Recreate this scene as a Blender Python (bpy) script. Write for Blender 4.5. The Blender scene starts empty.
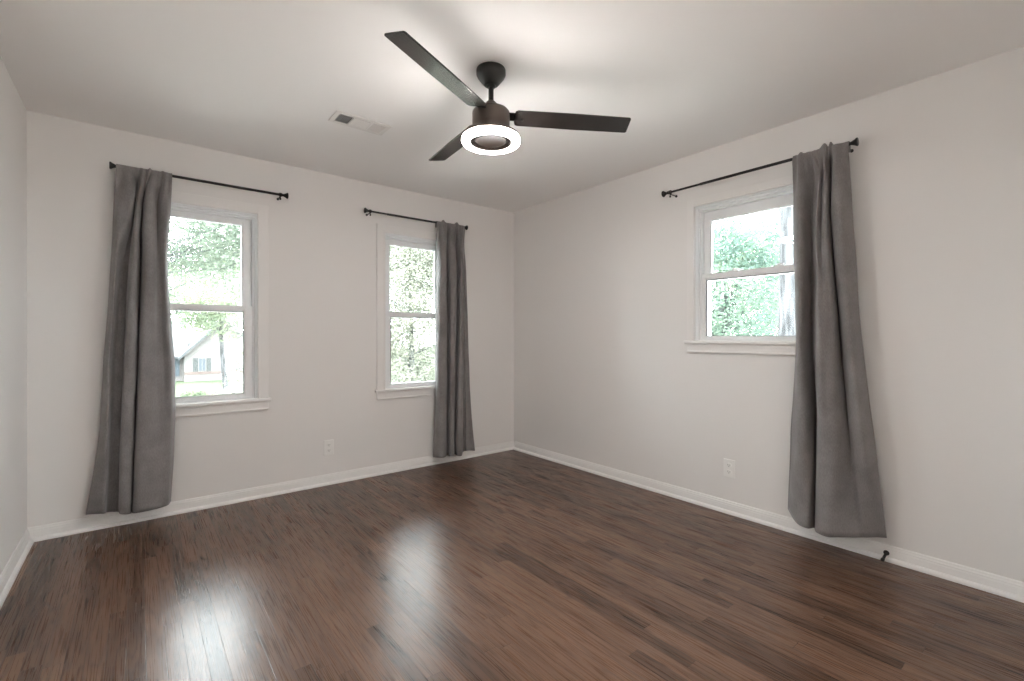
import bpy, math, random
from mathutils import Vector, Matrix, noise
R = math.radians
PI = math.pi
scene = bpy.context.scene
col = scene.collection

# ------------------------------------------------------------------ camera
CAM = (-3.0483, -3.7966, 1.1633)
cd = bpy.data.cameras.new('camera')
cam = bpy.data.objects.new('camera', cd)
col.objects.link(cam)
cam.location = CAM
cam.rotation_euler = (R(90) - 0.0015, 0, -0.6765)
cd.sensor_width = 36.0
cd.lens = 470.08 / 1024 * 36
cd.shift_x = -0.00154
cd.shift_y = -0.0034
cd.clip_start = 0.02
cd.clip_end = 400
scene.camera = cam

# ------------------------------------------------------------------ sky, exposure
SKY = 26.0
RING = 145.0
HALL_FILL = 900.0
vs = scene.view_settings
vs.view_transform = 'Standard'
vs.look = 'None'
vs.gamma = 1.0
vs.use_curve_mapping = False
vs.exposure = 0.0
scene.cycles.max_bounces = 16
scene.cycles.diffuse_bounces = 10
scene.cycles.transparent_max_bounces = 24

world = bpy.data.worlds.new('overcast_sky')
scene.world = world
world.use_nodes = True
wn = world.node_tree
wn.nodes.clear()
wo = wn.nodes.new('ShaderNodeOutputWorld')
wb = wn.nodes.new('ShaderNodeBackground')
tc = wn.nodes.new('ShaderNodeTexCoord')
sx = wn.nodes.new('ShaderNodeSeparateXYZ')
cr = wn.nodes.new('ShaderNodeValToRGB')
cr.color_ramp.elements[0].position = 0.0
cr.color_ramp.elements[0].color = (0.83, 0.895, 0.925, 1)
cr.color_ramp.elements[1].position = 1.0
cr.color_ramp.elements[1].color = (0.95, 0.97, 1.0, 1)
wn.links.new(tc.outputs['Generated'], sx.inputs[0])
wn.links.new(sx.outputs['Z'], cr.inputs[0])
wn.links.new(cr.outputs[0], wb.inputs['Color'])
wb.inputs['Strength'].default_value = SKY
wn.links.new(wb.outputs[0], wo.inputs[0])

sund = bpy.data.lights.new('sun', 'SUN')
sund.energy = 3.0
sund.angle = R(20)
sund.color = (1.0, 0.96, 0.9)
sun = bpy.data.objects.new('sun', sund)
col.objects.link(sun)
sun.rotation_euler = (R(38), 0, R(-35))     # from behind the house, so no sunbeam enters these windows


# ------------------------------------------------------------------ helpers
class MB:
    """collects shapes and links them as ONE mesh object"""
    def __init__(s):
        s.v = []; s.f = []; s.sm = []
    def add(s, vs_, fs, smooth=False, M=None):
        n = len(s.v)
        for p in vs_:
            s.v.append(tuple(M @ Vector(p)) if M is not None else tuple(p))
        for f in fs:
            s.f.append(tuple(i + n for i in f)); s.sm.append(smooth)
    def box(s, x0, x1, y0, y1, z0, z1, M=None):
        if x0 > x1: x0, x1 = x1, x0
        if y0 > y1: y0, y1 = y1, y0
        if z0 > z1: z0, z1 = z1, z0
        V = [(x0,y0,z0),(x1,y0,z0),(x1,y1,z0),(x0,y1,z0),(x0,y0,z1),(x1,y0,z1),(x1,y1,z1),(x0,y1,z1)]
        F = [(0,3,2,1),(4,5,6,7),(0,1,5,4),(1,2,6,5),(2,3,7,6),(3,0,4,7)]
        s.add(V, F, False, M)
    def lathe(s, prof, n=32, M=None, smooth=True):
        """prof: (r, z) from bottom to top or back; closed by caps where r == 0"""
        V = []; F = []
        for r, z in prof:
            for k in range(n):
                a = 2*PI*k/n
                V.append((r*math.cos(a), r*math.sin(a), z))
        for i in range(len(prof)-1):
            for k in range(n):
                k2 = (k+1) % n
                F.append((i*n+k, i*n+k2, (i+1)*n+k2, (i+1)*n+k))
        s.add(V, F, smooth, M)
    def tube(s, pts, r, n=12, caps=True, smooth=True, M=None):
        pts = [Vector(p) for p in pts]
        rs = r if isinstance(r, (list, tuple)) else [r]*len(pts)
        V = []; F = []
        t0 = (pts[1]-pts[0]).normalized()
        up = Vector((0,0,1)) if abs(t0.z) < 0.9 else Vector((1,0,0))
        a = t0.cross(up).normalized()
        for i, p in enumerate(pts):
            t = (pts[min(i+1, len(pts)-1)] - pts[max(i-1, 0)]).normalized()
            a = (a - t*a.dot(t)).normalized()
            b = t.cross(a)
            for k in range(n):
                q = 2*PI*k/n
                V.append(tuple(p + (a*math.cos(q) + b*math.sin(q))*rs[i]))
        for i in range(len(pts)-1):
            for k in range(n):
                k2 = (k+1) % n
                F.append((i*n+k, i*n+k2, (i+1)*n+k2, (i+1)*n+k))
        s.add(V, F, smooth, M)
        if caps:
            m = (len(pts)-1)*n
            s.add(V[:n], [tuple(range(n-1,-1,-1))], False, M)
            s.add(V[m:], [tuple(range(n))], False, M)
    def prism(s, poly, y0, y1, M=None):
        """poly of (x, z) extruded along y"""
        n = len(poly)
        V = [(x, y0, z) for x, z in poly] + [(x, y1, z) for x, z in poly]
        F = [tuple(range(n)), tuple(range(2*n-1, n-1, -1))]
        for i in range(n):
            j = (i+1) % n
            F.append((i, i+n, j+n, j))
        s.add(V, F, False, M)
    def build(s, name, mat, parent=None, bevel=0, seg=2):
        me = bpy.data.meshes.new(name)
        me.from_pydata(s.v, [], s.f)
        me.polygons.foreach_set('use_smooth', s.sm)
        me.materials.append(mat)
        me.validate()
        me.update()
        if len(s.f) < 20000:
            import bmesh
            bm = bmesh.new(); bm.from_mesh(me)
            bmesh.ops.recalc_face_normals(bm, faces=bm.faces)
            bm.to_mesh(me); bm.free()
        o = bpy.data.objects.new(name, me)
        col.objects.link(o)
        if parent: o.parent = parent
        if bevel:
            b = o.modifiers.new('bevel', 'BEVEL'); b.width = bevel; b.segments = seg
            b.limit_method = 'ANGLE'; b.angle_limit = R(40)
        return o

def tag(o, label=None, cat=None, group=None, kind=None):
    if label: o['label'] = label
    if cat: o['category'] = cat
    if group: o['group'] = group
    if kind: o['kind'] = kind
    return o
def empty(name, loc=(0,0,0), rz=0):
    o = bpy.data.objects.new(name, None)
    o.empty_display_size = 0.1
    col.objects.link(o); o.location = loc; o.rotation_euler = (0,0,rz)
    return o
def copy_tree(o, parent=None):
    c = o.copy(); col.objects.link(c); c.parent = parent
    for ch in list(o.children): copy_tree(ch, c)
    return c

# ------------------------------------------------------------------ materials
def mat(name, colr=(.8,.8,.8), rough=.5, metal=0, spec=.5, **kw):
    m = bpy.data.materials.new(name); m.use_nodes = True
    b = m.node_tree.nodes['Principled BSDF']
    b.inputs['Base Color'].default_value = (*colr, 1)
    b.inputs['Roughness'].default_value = rough
    b.inputs['Metallic'].default_value = metal
    b.inputs['Specular IOR Level'].default_value = spec
    for k, v in kw.items(): b.inputs[k].default_value = v
    return m
def nodes(m): return m.node_tree.nodes, m.node_tree.links, m.node_tree.nodes['Principled BSDF']
def noise_bump(m, scale, strength, dist=.002, detail=3, coords='Object', stretch=None):
    N, L, b = nodes(m)
    t = N.new('ShaderNodeTexCoord'); n = N.new('ShaderNodeTexNoise'); bp = N.new('ShaderNodeBump')
    n.inputs['Scale'].default_value = scale; n.inputs['Detail'].default_value = detail
    src = t.outputs[coords]
    if stretch:
        mp = N.new('ShaderNodeMapping'); mp.inputs['Scale'].default_value = stretch
        L.new(src, mp.inputs[0]); src = mp.outputs[0]
    L.new(src, n.inputs['Vector'])
    bp.inputs['Strength'].default_value = strength; bp.inputs['Distance'].default_value = dist
    L.new(n.outputs['Fac'], bp.inputs['Height']); L.new(bp.outputs[0], b.inputs['Normal'])
    return n
def noise_colour(m, c0, c1, scale, detail=3, stretch=None, lo=.3, hi=.7):
    N, L, b = nodes(m)
    t = N.new('ShaderNodeTexCoord'); n = N.new('ShaderNodeTexNoise'); r = N.new('ShaderNodeValToRGB')
    n.inputs['Scale'].default_value = scale; n.inputs['Detail'].default_value = detail
    src = t.outputs['Object']
    if stretch:
        mp = N.new('ShaderNodeMapping'); mp.inputs['Scale'].default_value = stretch
        L.new(src, mp.inputs[0]); src = mp.outputs[0]
    L.new(src, n.inputs['Vector'])
    r.color_ramp.elements[0].position = lo; r.color_ramp.elements[0].color = (*c0, 1)
    r.color_ramp.elements[1].position = hi; r.color_ramp.elements[1].color = (*c1, 1)
    L.new(n.outputs['Fac'], r.inputs[0]); L.new(r.outputs[0], b.inputs['Base Color'])
    return r

WALL = mat('wall_paint', (.82,.806,.793), .75, spec=.25)
noise_bump(WALL, 180, .06, .001)
CEIL = mat('ceiling_paint', (.905,.90,.893), .9, spec=.15)
noise_bump(CEIL, 140, .06, .001)
CASING = mat('casing_white_paint', (.835,.822,.808), .5)
TRIM = mat('trim_gloss_white', (.865,.858,.848), .32)
VINYL = mat('window_vinyl', (.87,.885,.895), .35)
PLATE = mat('outlet_plastic', (.88,.875,.86), .35)
SLOT = mat('outlet_slot_dark', (.12,.11,.10), .6)
BLACK = mat('black_metal', (.018,.017,.016), .42, metal=.3)
BLADE = mat('blade_black_satin', (.014,.011,.010), .25, spec=.55)
noise_bump(BLADE, 40, .006, .001, stretch=(1, 12, 12))
CAPM = mat('light_cap_bronze', (.045,.033,.027), .6)
MOTOR = mat('motor_dark_bronze', (.10,.078,.066), .42, metal=.4)
GAP_SHADE = mat('window_gap_shade_grey', (.16,.17,.18), .6)
VENTW = mat('vent_white_metal', (.80,.79,.77), .45)
VENTD = mat('vent_duct_dark', (.10,.095,.09), .8)
RUBBER = mat('rubber_black', (.015,.015,.015), .7)

RINGM = bpy.data.materials.new('lit_ring_diffuser'); RINGM.use_nodes = True
rn = RINGM.node_tree.nodes; rl = RINGM.node_tree.links; rn.clear()
ro = rn.new('ShaderNodeOutputMaterial'); re_ = rn.new('ShaderNodeEmission')
re_.inputs['Color'].default_value = (1.0, .94, .905, 1); re_.inputs['Strength'].default_value = RING
rl.new(re_.outputs[0], ro.inputs[0])

GLASS = bpy.data.materials.new('window_glass'); GLASS.use_nodes = True
gn = GLASS.node_tree.nodes; gl = GLASS.node_tree.links; gn.clear()
go = gn.new('ShaderNodeOutputMaterial'); gm = gn.new('ShaderNodeMixShader')
gt = gn.new('ShaderNodeBsdfTransparent'); gg = gn.new('ShaderNodeBsdfGlossy'); gf = gn.new('ShaderNodeFresnel')
gf.inputs['IOR'].default_value = 1.5
gg.inputs['Roughness'].default_value = .01
gt.inputs['Color'].default_value = (.93,.955,.95,1)
gl.new(gf.outputs[0], gm.inputs[0]); gl.new(gt.outputs[0], gm.inputs[1]); gl.new(gg.outputs[0], gm.inputs[2])
gl.new(gm.outputs[0], go.inputs[0])

# grey curtain cloth: fine weave and slightly mottled dye
CLOTH = mat('grey_curtain_cloth', (.2,.2,.2), .92, spec=.15, **{'Sheen Weight': .25, 'Sheen Roughness': .5})
N, L, b = nodes(CLOTH)
t = N.new('ShaderNodeTexCoord')
mp = N.new('ShaderNodeMapping'); mp.inputs['Scale'].default_value = (1, 1, .25); L.new(t.outputs['Object'], mp.inputs[0])
n1 = N.new('ShaderNodeTexNoise'); n1.inputs['Scale'].default_value = 320; n1.inputs['Detail'].default_value = 2; L.new(mp.outputs[0], n1.inputs['Vector'])
n2 = N.new('ShaderNodeTexNoise'); n2.inputs['Scale'].default_value = 9; n2.inputs['Detail'].default_value = 5; L.new(t.outputs['Object'], n2.inputs['Vector'])
ad = N.new('ShaderNodeMath'); ad.operation = 'ADD'; L.new(n1.outputs['Fac'], ad.inputs[0]); L.new(n2.outputs['Fac'], ad.inputs[1])
hf = N.new('ShaderNodeMath'); hf.operation = 'MULTIPLY'; hf.inputs[1].default_value = .5; L.new(ad.outputs[0], hf.inputs[0])
r = N.new('ShaderNodeValToRGB'); L.new(hf.outputs[0], r.inputs[0])
r.color_ramp.elements[0].position = .35; r.color_ramp.elements[0].color = (.172,.160,.160,1)
r.color_ramp.elements[1].position = .65; r.color_ramp.elements[1].color = (.250,.235,.234,1)
L.new(r.outputs[0], b.inputs['Base Color'])
bp = N.new('ShaderNodeBump'); bp.inputs['Strength'].default_value = .25; bp.inputs['Distance'].default_value = .001
L.new(n1.outputs['Fac'], bp.inputs['Height'])
bp2 = N.new('ShaderNodeBump'); bp2.inputs['Strength'].default_value = .35; bp2.inputs['Distance'].default_value = .012
L.new(n2.outputs['Fac'], bp2.inputs['Height']); L.new(bp.outputs[0], bp2.inputs['Normal'])
L.new(bp2.outputs[0], b.inputs['Normal'])

# dark stained strip oak: boards 57 mm wide running along y
FLOOR = mat('dark_oak_strip_floor', (.1,.06,.04), .3)
N, L, b = nodes(FLOOR)
def mth(op, a, c=None, d=None):
    n = N.new('ShaderNodeMath'); n.operation = op
    for i, v in enumerate((a, c, d)):
        if v is None: continue
        if isinstance(v, (int, float)): n.inputs[i].default_value = v
        else: L.new(v, n.inputs[i])
    return n.outputs[0]
def comb(x, y, z):
    n = N.new('ShaderNodeCombineXYZ')
    for i, v in enumerate((x, y, z)):
        if isinstance(v, (int, float)): n.inputs[i].default_value = v
        else: L.new(v, n.inputs[i])
    return n.outputs[0]
t = N.new('ShaderNodeTexCoord'); sp = N.new('ShaderNodeSeparateXYZ'); L.new(t.outputs['Object'], sp.inputs[0])
X, Y = sp.outputs['X'], sp.outputs['Y']
BW = .057
rowf = mth('DIVIDE', X, BW); row = mth('FLOOR', rowf); fx = mth('FRACT', rowf)
wr = N.new('ShaderNodeTexWhiteNoise'); wr.noise_dimensions = '1D'; L.new(row, wr.inputs['W'])
sc = N.new('ShaderNodeSeparateColor'); L.new(wr.outputs['Color'], sc.inputs[0])
ln = mth('MULTIPLY_ADD', sc.outputs[0], .7, .75)
yo = mth('MULTIPLY_ADD', sc.outputs[1], 5.0, Y)
cf = mth('DIVIDE', yo, ln); cell = mth('FLOOR', cf); fy = mth('FRACT', cf)
wb2 = N.new('ShaderNodeTexWhiteNoise'); wb2.noise_dimensions = '2D'; L.new(comb(row, cell, 0), wb2.inputs['Vector'])
bc = N.new('ShaderNodeSeparateColor'); L.new(wb2.outputs['Color'], bc.inputs[0])
# grain: fine pores plus cathedral figure, each board shifted to its own piece of wood
ox = mth('MULTIPLY_ADD', bc.outputs[1], 37.0, X); oy = mth('MULTIPLY_ADD', bc.outputs[2], 53.0, Y)
gn1 = N.new('ShaderNodeTexNoise'); gn1.inputs['Scale'].default_value = 1.0; gn1.inputs['Detail'].default_value = 3; gn1.inputs['Roughness'].default_value = .55
L.new(comb(mth('MULTIPLY', ox, 260.0), mth('MULTIPLY', oy, 3.5), row), gn1.inputs['Vector'])
cn = N.new('ShaderNodeTexNoise'); cn.inputs['Scale'].default_value = 1.0; cn.inputs['Detail'].default_value = 2
L.new(comb(mth('MULTIPLY', ox, 13.0), mth('MULTIPLY', oy, 1.3), row), cn.inputs['Vector'])
fig = mth('MULTIPLY_ADD', mth('SINE', mth('MULTIPLY', cn.outputs['Fac'], 48.0)), .5, .5)
fig = mth('POWER', fig, 3.0)
v = mth('MULTIPLY_ADD', bc.outputs[0], .40, .0)
v = mth('MULTIPLY_ADD', gn1.outputs['Fac'], .20, v)
v = mth('MULTIPLY_ADD', fig, -.22, v)
v = mth('ADD', v, .315)
r = N.new('ShaderNodeValToRGB'); L.new(v, r.inputs[0])
e = r.color_ramp.elements
e[0].position = .08; e[0].color = (.019,.0095,.0055,1)
e[1].position = .85; e[1].color = (.168,.094,.060,1)
m_ = e.new(.40); m_.color = (.072,.038,.024,1)
# joints
dx = mth('MINIMUM', fx, mth('SUBTRACT', 1.0, fx)); dxm = mth('MULTIPLY', dx, BW)
dy = mth('MINIMUM', fy, mth('SUBTRACT', 1.0, fy)); dym = mth('MULTIPLY', dy, ln)
j = mth('MINIMUM', dxm, dym)
js = N.new('ShaderNodeMapRange'); js.inputs['From Min'].default_value = .0002; js.inputs['From Max'].default_value = .0013; L.new(j, js.inputs['Value'])
mx = N.new('ShaderNodeMix'); mx.data_type = 'RGBA'
mx.inputs['A'].default_value = (.022,.012,.008,1); L.new(js.outputs[0], mx.inputs['Factor']); L.new(r.outputs[0], mx.inputs['B'])
L.new(mx.outputs['Result'], b.inputs['Base Color'])
rr = mth('MULTIPLY_ADD', gn1.outputs['Fac'], .10, .23)
L.new(rr, b.inputs['Roughness'])
b.inputs['Specular IOR Level'].default_value = .38
hgt = mth('ADD', mth('MULTIPLY', js.outputs[0], .6), mth('MULTIPLY', fig, -.10))
hgt = mth('ADD', hgt, mth('MULTIPLY', gn1.outputs['Fac'], .14))
wv = N.new('ShaderNodeTexNoise'); wv.inputs['Scale'].default_value = 3.0; wv.inputs['Detail'].default_value = 2; L.new(t.outputs['Object'], wv.inputs['Vector'])
bp = N.new('ShaderNodeBump'); bp.inputs['Strength'].default_value = .35; bp.inputs['Distance'].default_value = .0006
L.new(hgt, bp.inputs['Height'])
bw = N.new('ShaderNodeBump'); bw.inputs['Strength'].default_value = .5; bw.inputs['Distance'].default_value = .006
L.new(wv.outputs['Fac'], bw.inputs['Height']); L.new(bp.outputs[0], bw.inputs['Normal']); L.new(bw.outputs[0], b.inputs['Normal'])

# ------------------------------------------------------------------ room shell
W = 3.53; D = 4.15; H = 2.44; T = .14
# windows: s0, s1 outer casing edges along their wall
WIN = {
 1: dict(s0=-3.061, s1=-2.297, cw=.070, fw=.025, sl=.053, su=.063, zt=2.11, gt=1.965, r0=1.340, r1=1.382, gb=.755, st=.717, ap=.632),
 2: dict(s0=-1.476, s1=-.712, cw=.070, fw=.025, sl=.053, su=.063, zt=2.11, gt=1.962, r0=1.332, r1=1.376, gb=.748, st=.714, ap=.630),
 3: dict(s0=1.975, s1=2.849, cw=.055, fw=.020, sl=.032, su=.050, zt=2.12, gt=1.968, r0=1.556, r1=1.598, gb=1.166, st=1.134, ap=1.052),
}
def wall_with_holes(name, x0, x1, holes, M=None, rz=0):
    """wall slab in local coords: x along, y 0..T outward, holes = (a, b, z0, z1)"""
    w = MB(); x = x0
    for a, b_, z0, z1 in sorted(holes):
        w.box(x, a, 0, T, 0, H); w.box(a, b_, 0, T, 0, z0); w.box(a, b_, 0, T, z1, H); x = b_
    w.box(x, x1, 0, T, 0, H)
    o = w.build(name, WALL); o.rotation_euler = (0, 0, rz)
    return tag(o, kind='structure')
def hole(k):
    q = WIN[k]; return (q['s0']+q['cw'], q['s1']-q['cw'], q['st']-.02, q['zt']-q['cw'])
wall_with_holes('wall_back', -W, 0, [hole(1), hole(2)])
wall_with_holes('wall_right', -T, D, [hole(3)], rz=R(-90))
m = MB(); m.box(-W-T, -W, -D, T, 0, H); tag(m.build('wall_left', WALL), kind='structure')
DX0, DX1, DZ = -2.50, -1.20, 2.03         # unseen doorway, added behind the camera for fill light
m = MB(); m.box(-W-T, DX0, -D-T, -D, 0, H); m.box(DX0, DX1, -D-T, -D, DZ, H); m.box(DX1, T, -D-T, -D, 0, H)
tag(m.build('wall_front', WALL), kind='structure')
m = MB(); m.box(-W-T, T, -D-T, T, -.12, 0); tag(m.build('floor', FLOOR), kind='structure')
m = MB(); m.box(-W-T, T, -D-T, T, H, H+.12); tag(m.build('ceiling', CEIL), kind='structure')

# baseboards with a shoe moulding
def baseboard(name, a, b_, loc=(0,0,0), rz=0):
    prof = [(0,0),(-.030,0),(-.030,.008),(-.027,.014),(-.021,.019),(-.014,.021),(-.0135,.052),(-.012,.056),(-.012,.064),(-.009,.068),(-.0075,.076),(-.004,.080),(0,.080)]
    m = MB(); n = len(prof)
    V = [(a, y, z) for y, z in prof] + [(b_, y, z) for y, z in prof]
    F = [tuple(range(n-1,-1,-1)), tuple(range(n, 2*n))] + [(i, (i+1)%n, (i+1)%n+n, i+n) for i in range(n)]
    m.add(V, F)
    o = m.build(name, TRIM); o.location = loc; o.rotation_euler = (0,0,rz)
    return tag(o, kind='structure')
baseboard('baseboard_back', -W, 0)
baseboard('baseboard_right', 0.0305, D, rz=R(-90))
baseboard('baseboard_left', -D+.0, -.0305, loc=(-W,0,0), rz=R(90))
baseboard('baseboard_front', -DX0+.07, W-.0305, loc=(0,-D,0), rz=R(180))
baseboard('baseboard_front', .0305, -DX1-.07, loc=(0,-D,0), rz=R(180))

# unseen doorway and lamp-lit hallway, added behind the camera as fill light
m = MB()
for x in (DX0, DX1): m.box(x-.07 if x == DX0 else x, x if x == DX0 else x+.07, -D, -D+.018, 0, DZ+.07)
m.box(DX0, DX1, -D, -D+.018, DZ, DZ+.07)
m.box(DX0, DX0+.018, -D-T, -D, 0, DZ); m.box(DX1-.018, DX1, -D-T, -D, 0, DZ); m.box(DX0+.018, DX1-.018, -D-T, -D, DZ-.018, DZ)
tag(m.build('trim_1', TRIM, bevel=.002), kind='structure')
HY = -D-T
m = MB(); m.box(-W-T, T, HY-1.3, HY, -.12, 0); tag(m.build('floor', FLOOR), kind='structure')
m = MB(); m.box(-W-T, T, HY-1.3, HY, H, H+.12); tag(m.build('ceiling', CEIL), kind='structure')
m = MB(); m.box(-W-T, T, HY-1.4, HY-1.3, 0, H); m.box(-W-T-.1, -W-T, HY-1.4, HY, 0, H); m.box(T, T+.1, HY-1.4, HY, 0, H)
tag(m.build('wall_hall', WALL), kind='structure')

# ------------------------------------------------------------------ windows
def frame4(m, x0, x1, z0, z1, y0, y1, wl, wr_, wt, wb_):
    m.box(x0, x0+wl, y0, y1, z0, z1); m.box(x1-wr_, x1, y0, y1, z0, z1)
    m.box(x0+wl, x1-wr_, y0, y1, z1-wt, z1); m.box(x0+wl, x1-wr_, y0, y1, z0, z0+wb_)
def window(k, name, rz, locks):
    q = WIN[k]; root = empty(name, (0,0,0), rz); tag(root, kind='structure')
    s0, s1, cw, zt, st = q['s0'], q['s1'], q['cw'], q['zt'], q['st']
    a, b_ = s0+cw, s1-cw; top = zt-cw
    m = MB()                                     # flat casing with a raised inner bead
    m.box(s0, a, -.016, 0, st, zt); m.box(b_, s1, -.016, 0, st, zt); m.box(a, b_, -.016, 0, top, zt)
    for x in (a-.012, b_): m.box(x, x+.012, -.024, -.016, st, top+.012)
    m.box(a, b_, -.024, -.016, top, top+.012)
    m.build('window_casing', CASING, root, bevel=.002)
    m = MB(); m.box(s0-.016, s1+.016, -.036, 0, st-.02, st); m.box(a, b_, 0, .045, st-.02, st)
    m.build('window_sill', TRIM, root, bevel=.004)
    m = MB(); m.box(s0, s1, -.015, 0, q['ap'], st-.02); m.box(s0, s1, -.019, -.015, q['ap'], q['ap']+.012)
    m.build('window_apron', CASING, root, bevel=.002)
    fw = q['fw']
    m = MB()
    frame4(m, a, b_, st-.0, top, .022, .043, fw*.55, fw*.55, .020, .001)       # inner stop
    frame4(m, a, b_, st, top, .043, .135, fw*.98, fw*.98, .030, .012)          # vinyl frame
    frame4(m, a, b_, st, top, .118, .135, fw+.022, fw+.022, .045, .030)        # outer frame and screen track
    m.box(a, a+.006, 0, .022, st, top); m.box(b_-.006, b_, 0, .022, st, top); m.box(a, b_, 0, .022, top-.006, top)
    m.build('window_frame', VINYL, root, bevel=.0015)
    fa, fb = a+fw, b_-fw
    # lower sash (towards the room)
    m = MB(); wl = q['sl']
    frame4(m, fa, fb, st+.002, q['r1'], .047, .075, wl-.008, wl-.008, q['r1']-q['r0']-.008, q['gb']-st-.010)
    frame4(m, fa+wl-.008, fb-wl+.008, q['gb']-.008, q['r0']+.008, .052, .070, .008, .008, .008, .008)
    sash = m.build('lower_sash', VINYL, root, bevel=.0015)
    m = MB(); frame4(m, fa+wl-.001, fb-wl+.001, q['gb']-.001, q['r0']+.001, .0515, .0595, .006, .006, .006, .003); m.build('gap_shade_strip', GAP_SHADE, sash)  # dark grey strips stand in for the gap shade around the lower pane
    m = MB(); m.box(fa+wl, fb-wl, .060, .063, q['gb'], q['r0']); m.build('pane', GLASS, sash)
    for x in locks:
        m = MB(); m.box(x-.028, x+.028, .048, .074, q['r1'], q['r1']+.006)
        m.lathe([(0,.0),(.013,0),(.013,.008),(.010,.012),(0,.012)], 16, Matrix.Translation((x, .060, q['r1']+.006)))
        m.box(x, x+.030, .050, .058, q['r1']+.010, q['r1']+.017)
        m.build('sash_lock', VINYL, sash, bevel=.0015)
    # upper sash (towards the outside)
    m = MB(); wu = q['su']
    frame4(m, fa, fb, q['r0']-.004, top-.012, .084, .112, wu-.008, wu-.008, top-.012-q['gt']-.008, .036)
    frame4(m, fa+wu-.008, fb-wu+.008, q['r0']+.032, q['gt']+.008, .089, .107, .008, .008, .008, .008)
    sash = m.build('upper_sash', VINYL, root, bevel=.0015)
    m = MB(); m.box(fa+wu, fb-wu, .098, .101, q['r0']+.040, q['gt']); m.build('pane', GLASS, sash)
    return root
window(1, 'window_1', 0, [])
window(2, 'window_2', 0, [])
window(3, 'window_3', R(-90), [2.272, 2.556])

# ------------------------------------------------------------------ curtain rods
def rod(label, s0, s1, z, rz, brackets):
    root = empty('curtain_rod', (0,0,0), rz)
    tag(root, label, 'curtain rod', 'dark curtain rods over the windows')
    d = -.080
    m = MB(); m.tube([(s0+.03, d, z), (s1-.03, d, z)], .0072, 16)
    mid = (s0+s1)/2
    m.tube([(mid-.30, d, z), (s1-.03, d, z)], .0088, 16)
    m.build('pole', BLACK, root)
    for sgn, x in ((-1, s0), (1, s1)):
        M_ = Matrix.Translation((x, d, z)) @ Matrix.Rotation(R(90)*sgn, 4, 'Y')
        m = MB(); m.lathe([(0,-.045),(.0115,-.045),(.0115,-.034),(.009,-.032),(.009,-.026),(.012,-.018),(.017,-.008),(.022,-.001),(.022,.003),(.019,.005),(0,.005)], 24, M_)
        m.build('finial', BLACK, root)
    for x in brackets:
        m = MB()
        m.tube([(x, -.0005, z-.0145), (x, -.005, z-.0145)], .009, 16)
        m.tube([(x, -.005, z-.0145), (x, -.035, z-.0145), (x, -.062, z-.0145), (x, -.080, z-.0125)], .0038, 10)
        m.lathe([(.0095,-.007),(.0135,-.007),(.0135,.007),(.0095,.007),(.0095,-.007)], 20, Matrix.Translation((x, d, z)) @ Matrix.Rotation(R(90), 4, 'Y'))
        br = m.build('bracket', BLACK, root)
        m = MB(); m.tube([(x, -.080, z-.012), (x, -.080, z-.026)], .0032, 10)
        m.lathe([(0,-.006),(.005,-.006),(.0062,-.002),(.0062,.002),(.005,.006),(0,.006)], 14, Matrix.Translation((x, -.080, z-.031)))
        m.build('thumbscrew', BLACK, br)
    return root
rod('thin black curtain rod over the left window of the back wall', -3.168, -2.186, 2.190, 0, (-3.045, -2.232))
rod('thin black curtain rod over the narrow window nearest the room corner', -1.603, -.630, 2.182, 0, (-1.560, -.665))
rod('thin black curtain rod over the window on the right-hand wall', 1.828, 2.995, 2.190, R(-90), (1.882, 2.950))

# ------------------------------------------------------------------ curtains
CURT_1 = [
    (2.19, [(-3.142, 0.085), (-3.104, 0.1), (-3.062, 0.1), (-3.04, 0.1), (-3.024, 0.098), (-2.999, 0.1), (-2.985, 0.11), (-2.97, 0.1), (-2.945, 0.108), (-2.925, 0.1), (-2.905, 0.105), (-2.884, 0.1), (-2.868, 0.085)]) ,
    (2.01, [(-3.152, 0.06), (-3.118, 0.1), (-3.062, 0.12), (-3.05, 0.05), (-3.041, 0.11), (-3.024, 0.1), (-3.014, 0.05), (-3.0, 0.115), (-2.966, 0.12), (-2.944, 0.06), (-2.925, 0.1), (-2.895, 0.11), (-2.873, 0.07)]) ,
    (1.61, [(-3.168, 0.05), (-3.142, 0.1), (-3.12, 0.06), (-3.09, 0.03), (-3.072, 0.12), (-3.044, 0.12), (-3.026, 0.03), (-3.01, 0.135), (-2.967, 0.14), (-2.946, 0.1), (-2.926, 0.1), (-2.903, 0.11), (-2.891, 0.05)]) ,
    (0.99, [(-3.202, 0.05), (-3.175, 0.1), (-3.156, 0.055), (-3.11, 0.045), (-3.101, 0.13), (-3.054, 0.135), (-3.041, 0.03), (-3.026, 0.15), (-2.973, 0.165), (-2.943, 0.14), (-2.918, 0.135), (-2.883, 0.15), (-2.856, 0.06)]) ,
    (0.59, [(-3.223, 0.05), (-3.186, 0.11), (-3.168, 0.055), (-3.125, 0.045), (-3.115, 0.13), (-3.067, 0.135), (-3.056, 0.03), (-3.043, 0.16), (-2.984, 0.18), (-2.944, 0.17), (-2.915, 0.165), (-2.879, 0.16), (-2.854, 0.06)]) ,
]
HEM_1 = [(-3.281, 0.05, 0.109), (-3.203, 0.11, 0.114), (-3.182, 0.06, 0.104), (-3.136, 0.05, 0.093), (-3.125, 0.13, 0.099), (-3.079, 0.135, 0.092), (-3.07, 0.04, 0.075), (-3.058, 0.16, 0.098), (-2.994, 0.18, 0.104), (-2.96, 0.18, 0.105), (-2.93, 0.17, 0.104), (-2.895, 0.15, 0.109), (-2.876, 0.08, 0.111)]
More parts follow.
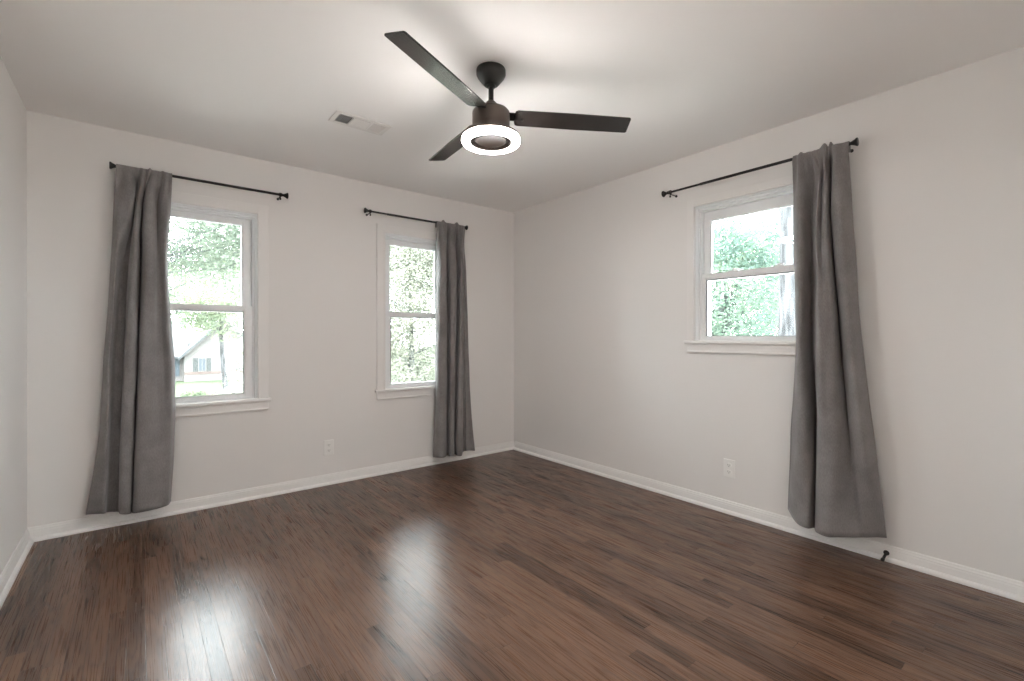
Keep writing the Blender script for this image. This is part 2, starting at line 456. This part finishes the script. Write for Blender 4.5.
CURT_2 = [
    (2.19, [(-0.954, 0.085), (-0.935, 0.1), (-0.904, 0.1), (-0.886, 0.112), (-0.853, 0.1), (-0.826, 0.1), (-0.789, 0.1), (-0.763, 0.1), (-0.749, 0.112), (-0.714, 0.1), (-0.698, 0.1), (-0.682, 0.1), (-0.661, 0.085)]) ,
    (2.0, [(-0.94, 0.06), (-0.945, 0.1), (-0.926, 0.12), (-0.89, 0.12), (-0.833, 0.06), (-0.832, 0.1), (-0.796, 0.11), (-0.738, 0.06), (-0.735, 0.09), (-0.727, 0.12), (-0.699, 0.11), (-0.663, 0.07), (-0.635, 0.05)]) ,
    (1.77, [(-0.935, 0.05), (-0.946, 0.11), (-0.932, 0.13), (-0.886, 0.12), (-0.811, 0.03), (-0.844, 0.12), (-0.781, 0.12), (-0.701, 0.03), (-0.736, 0.12), (-0.711, 0.12), (-0.641, 0.04), (-0.645, 0.06), (-0.615, 0.03)]) ,
    (0.58, [(-0.949, 0.04), (-0.968, 0.12), (-0.942, 0.145), (-0.899, 0.14), (-0.807, 0.03), (-0.841, 0.13), (-0.804, 0.13), (-0.721, 0.03), (-0.762, 0.13), (-0.713, 0.13), (-0.633, 0.03), (-0.624, 0.06), (-0.566, 0.03)]) ,
]
HEM_2 = [(-0.965, 0.05, 0.078), (-0.969, 0.12, 0.087), (-0.946, 0.15, 0.089), (-0.899, 0.14, 0.083), (-0.816, 0.04, 0.071), (-0.855, 0.14, 0.085), (-0.811, 0.14, 0.078), (-0.733, 0.04, 0.067), (-0.774, 0.14, 0.078), (-0.726, 0.14, 0.07), (-0.645, 0.04, 0.077), (-0.62, 0.07, 0.085), (-0.514, 0.03, 0.064)]
CURT_3 = [
    (2.19, [(2.688, 0.085), (2.714, 0.1), (2.739, 0.112), (2.761, 0.1), (2.786, 0.1), (2.8, 0.098), (2.82, 0.1), (2.854, 0.115), (2.864, 0.1), (2.878, 0.1), (2.903, 0.118), (2.934, 0.1), (2.962, 0.085)]) ,
    (2.05, [(2.681, 0.06), (2.723, 0.11), (2.752, 0.12), (2.777, 0.075), (2.807, 0.09), (2.838, 0.125), (2.839, 0.09), (2.864, 0.13), (2.876, 0.115), (2.869, 0.055), (2.9, 0.11), (2.935, 0.12), (2.959, 0.06)]) ,
    (1.75, [(2.677, 0.05), (2.736, 0.13), (2.763, 0.12), (2.776, 0.07), (2.811, 0.1), (2.838, 0.145), (2.847, 0.12), (2.867, 0.14), (2.885, 0.13), (2.869, 0.04), (2.903, 0.12), (2.952, 0.13), (2.977, 0.06)]) ,
    (1.14, [(2.691, 0.05), (2.739, 0.14), (2.766, 0.13), (2.772, 0.06), (2.796, 0.07), (2.845, 0.17), (2.882, 0.17), (2.906, 0.16), (2.92, 0.13), (2.907, 0.03), (2.952, 0.12), (2.992, 0.13), (3.012, 0.05)]) ,
    (0.55, [(2.66, 0.04), (2.734, 0.14), (2.782, 0.16), (2.8, 0.11), (2.799, 0.05), (2.854, 0.18), (2.907, 0.19), (2.946, 0.17), (2.957, 0.13), (2.975, 0.1), (3.001, 0.13), (3.051, 0.14), (3.073, 0.05)]) ,
]
HEM_3 = [(2.644, 0.05, 0.143), (2.697, 0.11, 0.119), (2.745, 0.15, 0.104), (2.796, 0.17, 0.108), (2.806, 0.1, 0.096), (2.843, 0.18, 0.104), (2.906, 0.21, 0.108), (2.951, 0.2, 0.117), (2.99, 0.17, 0.124), (3.02, 0.15, 0.127), (3.053, 0.13, 0.132), (3.091, 0.1, 0.136), (3.123, 0.07, 0.137)]

def cr1(p0, p1, p2, p3, t):
    return .5*((2*p1) + (-p0+p2)*t + (2*p0-5*p1+4*p2-p3)*t*t + (-p0+3*p1-3*p2+p3)*t**3)
def crs(vals, u):
    n = len(vals); i = min(int(u), n-2); t = u-i
    g = lambda k: vals[max(0, min(n-1, k))]
    return cr1(g(i-1), g(i), g(i+1), g(i+2), t)
def interp(zs, vs_, z):
    """piecewise Hermite through levels (zs descending)"""
    n = len(zs)
    if z >= zs[0]: return vs_[0]
    for i in range(n-1):
        if z >= zs[i+1]:
            h = zs[i]-zs[i+1]; t = (zs[i]-z)/h
            def sl(k):
                if k == 0 or k == n-1: return None
                return (vs_[k+1]-vs_[k-1])/(zs[k-1]-zs[k+1])
            m0 = sl(i); m1 = sl(i+1); d = (vs_[i+1]-vs_[i])/h
            m0 = d if m0 is None else m0; m1 = d if m1 is None else m1
            return (2*t**3-3*t*t+1)*vs_[i] + (t**3-2*t*t+t)*h*m0 + (-2*t**3+3*t*t)*vs_[i+1] + (t**3-t*t)*h*m1
    return vs_[-1]
def curtain(label, levels, hem, rz, zrod, seed, bumps):
    K = len(hem); NU = 10; cols = (K-1)*NU+1
    zs = [l[0] for l in levels]
    zh = sum(h[2] for h in hem)/K
    rows = 74
    V = []
    fall = (0, .25, .5, .75)
    # the heading goes over the rod and down behind it
    S0 = [p[0] for p in levels[0][1]]; D0 = [p[1] for p in levels[0][1]]
    def top_extra(u): return sum(h_*math.exp(-((u-c_)/.45)**2) for c_, h_ in bumps) + .004*max(0, noise.noise(Vector((u*1.1, seed, 3.3))))
    back = [(-.040, .063), (-.015, .062), (.004, .064), (.0115, .071), (.0135, .080), (.0115, .089)]
    grid = []
    for dz, dd in back:
        grid.append([(crs(S0, i/NU), -(dd + (max(0, crs(D0, i/NU)-.10)*.6 if dd > .075 else 0)), zrod+dz + (top_extra(i/NU) if dz > 0 else 0)) for i in range(cols)])
    for r_ in range(rows+1):
        f = r_/rows
        line = []
        for i in range(cols):
            u = i/NU
            zb = crs([h[2] for h in hem], u)
            zt_ = zrod+.003
            z = zt_ + (zb-zt_)*(f**1.0)
            ss = []; ds = []
            k0 = max(0, min(K-1, int(u)-1)); 
            vals = {}
            for k in range(max(0, int(u)-1), min(K, int(u)+3)):
                zz = zs + [hem[k][2]]
                vals[k] = (interp(zz, [l[1][k][0] for l in levels] + [hem[k][0]], z),
                           interp(zz, [l[1][k][1] for l in levels] + [hem[k][1]], z))
            i0 = min(int(u), K-2); t_ = u-i0
            g = lambda k, c: vals[max(min(vals), min(max(vals), k))][c]
            s = cr1(g(i0-1,0), g(i0,0), g(i0+1,0), g(i0+2,0), t_)
            d = cr1(g(i0-1,1), g(i0,1), g(i0+1,1), g(i0+2,1), t_)
            amp = min(1, max(0, (zrod-.05-z)/.2))
            if d > .05: d = .05 + (d-.05)*(1+.35*amp*(1-f))
            hg = max(0, 1-abs(z-(zrod-.10))/.13)
            d += .012*hg*math.sin(u*4.3+seed)
            d += amp*.010*noise.noise(Vector((u*.8+seed*7, z*3.2, seed)))
            s += amp*.004*noise.noise(Vector((u*.5+seed*3, z*4.0, seed+9)))
            low = .094 if z > zrod-.03 else .094 + (.047-.094)*min(1, (zrod-.03-z)/.12)
            d = max(d, low)
            line.append((s, -d, z))
        grid.append(line)
    m = MB(); n = cols
    V = [p for line in grid for p in line]
    F = [(a*n+i, a*n+i+1, (a+1)*n+i+1, (a+1)*n+i) for a in range(len(grid)-1) for i in range(n-1)]
    m.add(V, F, True)
    o = m.build('curtain', CLOTH)
    o.rotation_euler = (0,0,rz)
    sd = o.modifiers.new('thickness', 'SOLIDIFY'); sd.thickness = .0022; sd.offset = 0
    return tag(o, label, 'curtain', 'grey curtains drawn aside from the windows')
curtain('long grey curtain at the left end of the back wall, beside the left window', CURT_1, HEM_1, 0, 2.190, 1.3, ((6.4,.010),(9.5,.006)))
curtain('narrow grey curtain near the far room corner, right of the narrow window', CURT_2, HEM_2, 0, 2.182, 4.7, ((3.0,.018),(8.2,.018)))
curtain('long flared grey curtain hanging on the right-hand wall', CURT_3, HEM_3, R(-90), 2.190, 8.1, ((1.6,.010),(6.8,.022),(8.9,.024)))

# ------------------------------------------------------------------ outlets
def outlet(label, s, z, rz):
    root = empty('wall_outlet', (0,0,0), rz); tag(root, label, 'outlet', 'white duplex wall outlets')
    m = MB(); m.box(s-.038, s+.038, -.006, 0, z-.060, z+.060)
    pl = m.build('cover_plate', PLATE, root, bevel=.003)
    for dz in (-.0215, .0215):
        m = MB()
        pts = [(.0165*math.cos(a)*1.0, max(-.0135, min(.0135, .0165*math.sin(a)))) for a in [2*PI*i/24 for i in range(24)]]
        m.prism([(s+x, z+dz+y) for x, y in pts], -.0085, -.006)
        rc = m.build('receptacle', PLATE, root)
        m = MB(); m.box(s-.008, s-.0055, -.0088, -.0085, z+dz-.002, z+dz+.007); m.box(s+.0055, s+.008, -.0088, -.0085, z+dz-.001, z+dz+.006)
        m.tube([(s, -.0085, z+dz-.007), (s, -.0088, z+dz-.007)], .0026, 10)
        m.build('slots', SLOT, rc)
    m = MB(); m.tube([(s, -.006, z), (s, -.0072, z)], .003, 12); m.build('screw', PLATE, root)
outlet('white duplex outlet low on the back wall between the two windows', -1.867, .288, 0)
outlet('white duplex outlet low on the right wall, left of the flared curtain', 2.273, .293, R(-90))

# ------------------------------------------------------------------ doorstop
root = empty('doorstop', (-.0125, -3.107, .040)); tag(root, 'small black doorstop on the baseboard of the right wall', 'doorstop')
Mx = Matrix.Rotation(R(-90), 4, 'Y')
m = MB(); m.lathe([(0,0),(.013,0),(.013,.003),(.008,.007),(0,.007)], 20, Mx); m.build('mounting_disc', BLACK, root)
m = MB(); pts = []
dirv = Vector((-1, 0, -.22)).normalized()
for i in range(120):
    a = i*2*PI/10; q = .006+.058*i/119
    rr_ = .0052
    pts.append(dirv*q + Vector((0, rr_*math.cos(a), rr_*math.sin(a))))
m.tube(pts, .0013, 6); m.build('spring', BLACK, root)
m = MB(); m.tube([dirv*.062, dirv*.066, dirv*.076, dirv*.080], [.006,.0085,.0085,.005], 14); m.build('rubber_tip', RUBBER, root)

# ------------------------------------------------------------------ ceiling vent
root = empty('ceiling_vent', (-2.000, -1.025, H)); tag(root, 'white rectangular air vent set in the ceiling beside the fan', 'vent')
LX, LY = .165, .080
m = MB(); frame4(m, -LX, LX, -LY, LY, 0, .006, .028, .028, .026, .026)
# frame4 works in x/z, so turn it flat under the ceiling
fl = Matrix(((1,0,0,0),(0,0,1,0),(0,-1,0,0),(0,0,0,1)))
m.v = [tuple(fl @ Vector(p)) for p in m.v]
m.build('vent_frame', VENTW, root, bevel=.002)
m = MB(); m.box(-LX+.02, LX-.02, -LY+.02, LY-.02, -.001, -.0003); m.build('duct_opening', VENTD, root)
ix, iy = LX-.028, LY-.026
def slats(m, x0, x1, n, tilt):
    for i in range(n):
        x = x0 + (x1-x0)*(i+.5)/n
        M_ = Matrix.Translation((x, 0, -.006)) @ Matrix.Rotation(R(tilt), 4, 'Y')
        m.box(-.0042, .0042, -iy, iy, -.0005, .0005, M_)
m = MB(); slats(m, -ix, -ix+.078, 8, -62); m.build('louver', VENTW, root)
m = MB()
for i in range(9):
    y = -iy + 2*iy*(i+.5)/9
    M_ = Matrix.Translation((0, y, -.006)) @ Matrix.Rotation(R(4), 4, 'X')
    m.box(-ix+.088, ix-.088, -.0064, .0064, -.0005, .0005, M_)
m.build('louver', VENTW, root)
m = MB(); slats(m, ix-.078, ix, 9, 30); m.build('louver', VENTW, root)
for x in (-ix+.083, ix-.083):
    m = MB(); m.box(x-.004, x+.004, -iy, iy, -.009, -.001); m.build('divider', VENTW, root)

# ------------------------------------------------------------------ ceiling fan
FX, FY = -1.722, -1.972
root = empty('ceiling_fan', (FX, FY, H)); tag(root, 'black three-blade ceiling fan with a glowing ring light', 'ceiling fan')
m = MB(); m.lathe([(0,0),(.068,0),(.070,-.004),(.070,-.026),(.064,-.038),(.050,-.056),(.038,-.070),(.033,-.075),(0,-.075)], 40); m.build('canopy', BLACK, root)
m = MB(); m.lathe([(0,-.072),(.020,-.072),(.022,-.080),(.018,-.088),(0,-.088)], 24); m.build('hanger_ball', BLACK, root)
m = MB(); m.tube([(0,0,-.08), (0,0,-.20)], .0125, 20); m.build('downrod', BLACK, root)
m = MB(); m.lathe([(0,-.152),(.018,-.152),(.024,-.158),(.036,-.172),(.062,-.190),(.082,-.198),(.089,-.206),(.090,-.216),(.090,-.275),(.088,-.285),(.094,-.292),(.097,-.305),(.097,-.325),(0,-.325)], 48); m.build('motor_housing', MOTOR, root)
# ring light: housing channel above, recessed centre disc, glowing ring
m = MB(); m.lathe([(.098,-.318),(.098,-.314),(.132,-.314),(.1355,-.318),(.1355,-.328),(.098,-.324),(.098,-.318)], 64); m.build('light_tray', MOTOR, root)
prof = []
for i in range(25):
    a = 2*PI*i/24
    cx_, cz_ = math.cos(a), math.sin(a)
    prof.append((.1205 + .0185*(abs(cx_)**.7)*(1 if cx_ > 0 else -1), -.3405 + .0160*(abs(cz_)**.7)*(1 if cz_ > 0 else -1)))
m = MB(); m.lathe(prof, 72); m.build('light_ring', RINGM, root)
m = MB(); m.lathe([(0,-.336),(.066,-.336),(.070,-.342),(.073,-.342),(.075,-.334),(.094,-.331),(.096,-.350),(.1015,-.350),(.1018,-.324),(0,-.324)], 48); m.build('light_cap', CAPM, root)
# blades
TH = -.6167; R1, R2, WB, BZ = .677, .672, .106, -.2243
TWEAK = ((-.0201,-.0243,-.2391),(.0220,.0264,-.2211),(-.0282,-.0077,-.2048))     # hand-bolted blades: azimuth, droop, pitch
for k in range(3):
    az, dr, PH = TWEAK[k]; th = TH + (k-1)*2*PI/3 + az
    M_ = Matrix.Translation((0,0,BZ)) @ Matrix.Rotation(th, 4, 'Z') @ Matrix.Rotation(dr, 4, 'Y') @ Matrix.Rotation(PH, 4, 'X')
    h = WB/2
    outl = [(.112,-.030),(.116,-.046),(.128,-h),(.40,-h-.003),(R2-.008,-h),(R2-.002,-h+.003),(R2,-h+.009),(R1,h-.009),(R1-.002,h-.003),(R1-.008,h),(.40,h+.003),(.128,h),(.116,.046),(.112,.030)]
    m = MB(); n = len(outl); t2 = .0035
    V = [(x, y, -t2) for x, y in outl] + [(x, y, t2) for x, y in outl]
    F = [tuple(range(n-1,-1,-1)), tuple(range(n, 2*n))] + [(i, (i+1)%n, (i+1)%n+n, i+n) for i in range(n)]
    m.add(V, F, False, M_)
    bl = m.build('blade', BLADE, root, bevel=.0015)
    m = MB()
    for q in ((.150, 0.004),):
        m.lathe([(0,-.0065),(.004,-.0065),(.0055,-.0035),(0,-.0034)], 14, M_ @ Matrix.Translation((*q, 0)))
    m.build('screw', BLACK, bl)
    m = MB(); ao = [(.070,-.024),(.105,-.027),(.170,-.020),(.176,-.010),(.176,.010),(.170,.020),(.105,.027),(.070,.024)]; n = len(ao)
    m.add([(x, y, .0036) for x, y in ao] + [(x, y, .0085) for x, y in ao], [tuple(range(n-1,-1,-1)), tuple(range(n, 2*n))] + [(i, (i+1)%n, (i+1)%n+n, i+n) for i in range(n)], False, M_)
    m.build('blade_bracket', BLACK, root)

# unseen hall lamp, added behind the camera to brighten the room
root = empty('hall_fill_lamp', (-.35, HY-.65, H)); tag(root, 'round white fill lamp added in the unseen hallway', 'fill lamp')
HL = bpy.data.materials.new('hall_fill_glow'); HL.use_nodes = True
hn = HL.node_tree.nodes; hl = HL.node_tree.links; hn.clear()
ho = hn.new('ShaderNodeOutputMaterial'); he = hn.new('ShaderNodeEmission')
he.inputs['Color'].default_value = (.97, .985, .98, 1); he.inputs['Strength'].default_value = HALL_FILL
hl.new(he.outputs[0], ho.inputs[0])
m = MB(); m.lathe([(0,-.085),(.08,-.080),(.14,-.060),(.165,-.030),(.165,-.02)], 40); m.build('fill_lamp_shade', HL, root)
m = MB(); m.lathe([(0,0),(.175,0),(.175,-.022),(0,-.022)], 40); m.build('fill_lamp_base', VENTW, root)

# ================================================================== OUTDOORS (the room is on the upper floor)
GZ = -2.95
GRASS = mat('lawn_grass', (.05,.08,.035), .95, spec=.1)
noise_colour(GRASS, (.045,.06,.035), (.065,.08,.05), .6, 4)
noise_bump(GRASS, 8, .6, .05)
BARK = mat('grey_bark', (.2,.19,.18), .95, spec=.1)
noise_colour(BARK, (.035,.036,.038), (.10,.103,.108), 5, 6, stretch=(2.2,2.2,.35), lo=.40, hi=.62)
noise_bump(BARK, 14, 1.0, .03, 5, stretch=(1,1,.2))
def leafmat(name, c0, c1, sc_):
    m = mat(name, c0, .65, spec=.25)
    rr = noise_colour(m, c0, c1, sc_, 3, lo=.38, hi=.62)
    N, L, b = nodes(m)
    tr = N.new('ShaderNodeBsdfTranslucent'); mxs = N.new('ShaderNodeMixShader'); mxs.inputs[0].default_value = .45
    out = N['Material Output']
    L.new(rr.outputs[0], tr.inputs['Color'])
    L.new(b.outputs[0], mxs.inputs[1]); L.new(tr.outputs[0], mxs.inputs[2]); L.new(mxs.outputs[0], out.inputs['Surface'])
    return m
LEAF_A = leafmat('leaves_fresh_green', (.13,.17,.11), (.24,.27,.175), .9)
LEAF_B = leafmat('leaves_blue_green', (.13,.165,.13), (.22,.25,.205), .8)
LEAF_D = leafmat('leaves_sea_green', (.10,.155,.13), (.20,.27,.205), .7)
LEAF_C = leafmat('leaves_holly', (.16,.175,.145), (.30,.305,.25), 3.5)

BOUNCE = mat('bounce_slab_pale', (.60,.57,.53), .9)
noise_colour(BOUNCE, (.55,.52,.48), (.66,.63,.59), 2.0, 5)
m = MB(); m.box(-25, 22, .3, 16, GZ, GZ+.04); m.box(.3, 10, -25, .3, GZ, GZ+.04); tag(m.build('bounce_slab', BOUNCE), kind='structure')  # unseen pale slab, added to bounce daylight through the windows onto the ceiling
m = MB(); m.box(-60, 110, -60, 150, GZ-.3, GZ); tag(m.build('ground', GRASS), kind='structure')

def leaf_cloud(rng, blobs, per, size, flat=.6):
    """many small pointed leaves gathered in sprays"""
    V = []; F = []
    for (cx, cy, cz, rx, ry, rz_) in blobs:
        for s in range(per):
            while True:
                p = Vector((rng.uniform(-1,1), rng.uniform(-1,1), rng.uniform(-1,1)))
                l = p.length
                if l < 1 and l > .35: break
            c = Vector((cx + p.x*rx, cy + p.y*ry, cz + p.z*rz_))
            for q in range(6):
                o = c + Vector((rng.gauss(0,1), rng.gauss(0,1), rng.gauss(0,flat)))*size*1.1
                a = Vector((rng.gauss(0,1), rng.gauss(0,1), rng.gauss(0,.5))).normalized()
                b_ = a.cross(Vector((rng.gauss(0,1), rng.gauss(0,1), rng.gauss(0,1)))).normalized()
                L_ = size*rng.uniform(.7,1.2); Wd = L_*.42
                n = len(V)
                V += [o-a*L_*.5, o+b_*Wd*.5, o+a*L_*.5, o-b_*Wd*.5]
                F.append((n, n+1, n+2, n+3))
    return V, F
def foliage(name, rng, blobs, per, size, mt, parent=None, flat=.6):
    m = MB(); V, F = leaf_cloud(rng, blobs, per, size, flat); m.add(V, F)
    return m.build(name, mt, parent)
def tree(label, x, y, trunk_r, trunk_h, crown, mt, seed, per=60, size=.25, lean=(0,0), group=None, nb=26, base=GZ, cat='tree'):
    """crown = (cx, cy, cz, rx, ry, rz)"""
    rng = random.Random(seed)
    root = empty('tree', (x, y, base)); tag(root, label, cat, group)
    m = MB(); pts = []; rs = []
    for i in range(9):
        f = i/8
        pts.append((lean[0]*f + .10*math.sin(f*5+seed)*trunk_r*3, lean[1]*f, trunk_h*f)); rs.append(trunk_r*(1.25-.75*f if i else 1.6))
    m.tube(pts, rs, 14)
    top = Vector(pts[-1])
    cx, cy, cz, rx, ry, rz_ = crown
    C0 = Vector((cx-x, cy-y, cz-base))
    blobs = []
    for i in range(nb):
        a = rng.uniform(0, 2*PI); u = rng.uniform(-1, 1); rr = math.sqrt(1-u*u)*rng.uniform(.45, 1)
        p = C0 + Vector((rx*rr*math.cos(a), ry*rr*math.sin(a), rz_*u*rng.uniform(.5,1)))
        k = rng.uniform(.22,.36)
        blobs.append((p.x, p.y, p.z, rx*k*1.2, ry*k*1.2, rz_*k))
        if i % 2 == 0:
            st_ = Vector(pts[5 + i % 4]); mid = st_.lerp(p, .5) + Vector((0,0,.06*rz_))
            m.tube([st_, mid, p], [trunk_r*.15, trunk_r*.09, trunk_r*.03], 7)
    m.build('trunk', BARK, root)
    foliage('foliage', rng, blobs, per, size, mt, root)
    return root
def shrub(label, x, y, rx, ry, h, mt, seed, size=.12, per=160, group=None, base=GZ):
    rng = random.Random(seed)
    root = empty('shrub', (x, y, base)); tag(root, label, 'shrub', group)
    m = MB()
    for i in range(7):
        a = 2*PI*i/7
        m.tube([(0,0,0), (rx*.3*math.cos(a), ry*.3*math.sin(a), h*.45), (rx*.6*math.cos(a), ry*.6*math.sin(a), h*.85)], [.05,.035,.01], 6)
    m.build('stem', BARK, root)
    bl = []
    for i in range(9):
        bl.append((rng.uniform(-.55,.55)*rx, rng.uniform(-.5,.5)*ry, h*rng.uniform(.3,.72), rx*.48, ry*.48, h*.30))
    foliage('foliage', rng, bl, per, size, mt, root)

# --- seen through the left window: a pale gabled house behind a thin tree
SIDING = mat('house_pale_siding', (.12,.113,.11), .8)
noise_bump(SIDING, 1.0, .3, .02, stretch=(0.1,0.1,30))
ROOFM = mat('house_roof_shingle', (.085,.09,.095), .9)
noise_bump(ROOFM, 20, .4, .02)
FASCIA = mat('house_fascia', (.04,.043,.047), .7)
BRICK = mat('house_brick_belt', (.085,.062,.055), .9)
SHUT = mat('house_shutter', (.03,.036,.036), .7)
HGL = mat('house_window_dark', (.04,.055,.07), .4)
house = empty('house', (3.2, 48, GZ)); tag(house, 'pale gabled house seen through the left window behind the trees', 'house')
ez = -.42-GZ; az = 2.75-GZ           # eave and ridge heights above the ground
x0, x1 = -2.85, 3.35                 # gable wall around its own centre line
m = MB(); m.prism([(x0,0),(x1,0),(x1,ez),((x0+x1)/2,az),(x0,ez)], 0, 9); m.build('gable_wall', SIDING, house)
m = MB(); xm = (x0+x1)/2; sl = (az-ez)/(xm-x0)
for sg in (-1, 1):
    e_ = .45
    a_ = (xm+sg*(xm-x0+e_), ez-sl*e_); 
    m.prism([(xm, az), (xm, az+.16), (a_[0], a_[1]+.16), a_], -.5, 9)
m.build('roof', ROOFM, house)
m = MB()
for sg in (-1, 1):
    a_ = (xm+sg*(xm-x0+.45), ez-sl*.45)
    m.prism([(xm, az-.14), (xm, az+.17), (a_[0], a_[1]+.17), (a_[0], a_[1]-.14)], -.56, -.5)
m.build('fascia', FASCIA, house)
m = MB(); m.box(x0-.02, x1+.02, -.06, 0, .62, .86); m.build('brick_belt', BRICK, house)
def hwin(xc, zc, w, h, y=0, shut=True):
    m = MB(); frame4(m, xc-w/2, xc+w/2, zc-h/2, zc+h/2, y-.05, y, .06,.06,.06,.06); m.box(xc-.03, xc+.03, y-.05, y, zc-h/2+.06, zc+h/2-.06)
    wf = m.build('house_window', SIDING, house)
    m = MB(); m.box(xc-w/2+.06, xc+w/2-.06, y-.02, y-.005, zc-h/2+.06, zc+h/2-.06); m.build('window_glass', HGL, wf)
    if shut:
        for sg in (-1, 1):
            m = MB(); m.box(xc+sg*(w/2+.22)-.19, xc+sg*(w/2+.22)+.19, y-.05, y, zc-h/2, zc+h/2); m.build('shutter', SHUT, wf)
hwin(-1.50, 1.50, .60, 1.25, 0, True)
hwin(1.9, 1.50, .60, 1.25, 0, True)
# wing on the left with its roof slope facing the street
m = MB(); m.box(-12, x0, 1.2, 7.5, 0, ez-.1); m.build('wing_wall', SIDING, house)
m = MB()
V = [(-12.3,.6,ez-.30),(x0+.35,.6,ez-.30),(x0+.35,4.4,az+.05),(-12.3,4.4,az+.05),(-12.3,8.1,ez-.30),(x0+.35,8.1,ez-.30)]
V += [(a,b_,c-.14) for a,b_,c in V]
m.add(V, [(0,1,2,3),(3,2,5,4),(6,9,8,7),(9,10,11,8),(0,6,7,1),(4,5,11,10),(0,3,9,6),(3,4,10,9),(1,7,8,2),(2,8,11,5)])
m.build('wing_roof', ROOFM, house)
m = MB(); m.box(-12.3, x0+.2, .52, .6, ez-.46, ez-.24); m.build('gutter', FASCIA, house)
hwin(-3.55, 1.35, .95, 1.9, 1.2, False)
hwin(-6.5, 1.35, .95, 1.9, 1.2, False)

tree('slim tree in front of the pale house, seen through the left window', 1.35, 30, .13, 6.5, (.9, 30, 5.3, 4.2, 3.0, 3.9), LEAF_A, 3, per=60, size=.24, lean=(-.5,0), nb=34)
tree('large leafy tree whose crown fills the top of the left window', -4.6, 17, .24, 6.5, (-1.2, 17, 5.6, 3.8, 2.6, 2.3), LEAF_B, 8, per=110, size=.15, nb=40)
shrub('low green shrub left of the slim tree on the lawn', .0, 30, .9, .7, .75, LEAF_A, 11, size=.16)
shrub('wide grey-green shrub at the foot of the slim tree', 2.0, 27.5, 1.5, .9, 1.15, LEAF_C, 12, size=.18)
tree('young leafy tree to the right of the slim tree in front of the pale house', 5.0, 36, .12, 3.0, (4.4, 36, -.3, 1.3, 1.2, 1.9), LEAF_A, 17, per=80, size=.17, nb=26)
tree('background tree beyond the house roof', 4.0, 62, .5, 8, (4.0, 62, 6.5, 9, 4, 5.0), LEAF_B, 15, per=60, size=.55, nb=30)

# --- seen through the narrow window: a tall dense evergreen close to the house
def evergreen(x, y, seed, label):
    rng = random.Random(seed)
    root = empty('tree', (x, y, GZ)); tag(root, label, 'tree')
    m = MB(); m.tube([(0,0,0),(.05,0,3),(0,.05,7.4)], [.10,.07,.03], 12)
    for i in range(20):
        a = i*2.4; z = 1.2+.3*i
        m.tube([(0,0,z), (.9*math.cos(a), .6*math.sin(a), z+.25), (1.5*math.cos(a), 1.0*math.sin(a), z+.3)], [.02,.012,.006], 6)
    m.build('trunk', BARK, root)
    bl = []
    for i in range(150):
        z = rng.uniform(.8, 7.6); w = 1.75*(1-.35*max(0,(z-4)/3.5)); a = rng.uniform(0, 2*PI); q_ = rng.uniform(.1, .75)
        bl.append((w*q_*math.cos(a), w*.8*q_*math.sin(a), z, .62, .5, .55))
    foliage('foliage', rng, bl, 110, .075, LEAF_C, root, flat=.9)
evergreen(2.6, 7.6, 21, 'tall dense small-leaved evergreen filling the narrow back window')
evergreen(.7, 12.2, 23, 'dense evergreen standing to the left of the one that fills the narrow window')
evergreen(6.3, 8.6, 22, 'dense evergreen standing to the right of the one that fills the narrow window')

# --- seen through the right-hand window: a thick grey trunk and woodland
tree('thick grey-barked tree standing just outside the right-hand window', 7.0, -.06, .34, 9.5, (7.4, -.6, 8.6, 3.6, 3.6, 2.2), LEAF_B, 31, per=50, size=.16, nb=22)
tree('pale leafy tree left of the thick trunk outside the right window', 13.5, 4.6, .20, 5.6, (13.5, 4.5, 2.9, 2.3, 3.0, 3.5), LEAF_D, 33, per=100, size=.15, nb=40)
tree('dark blue-green tree behind the thick trunk outside the right window', 20, 2.6, .25, 5, (20, 2.8, 2.9, 2.4, 4.2, 3.7), LEAF_B, 35, per=110, size=.22, nb=34)
tree('tall thin-crowned tree at the back left outside the right window', 28, 12.5, .3, 9, (28, 12.5, 5.2, 3.0, 5.6, 5.0), LEAF_A, 37, per=60, size=.28, nb=30)
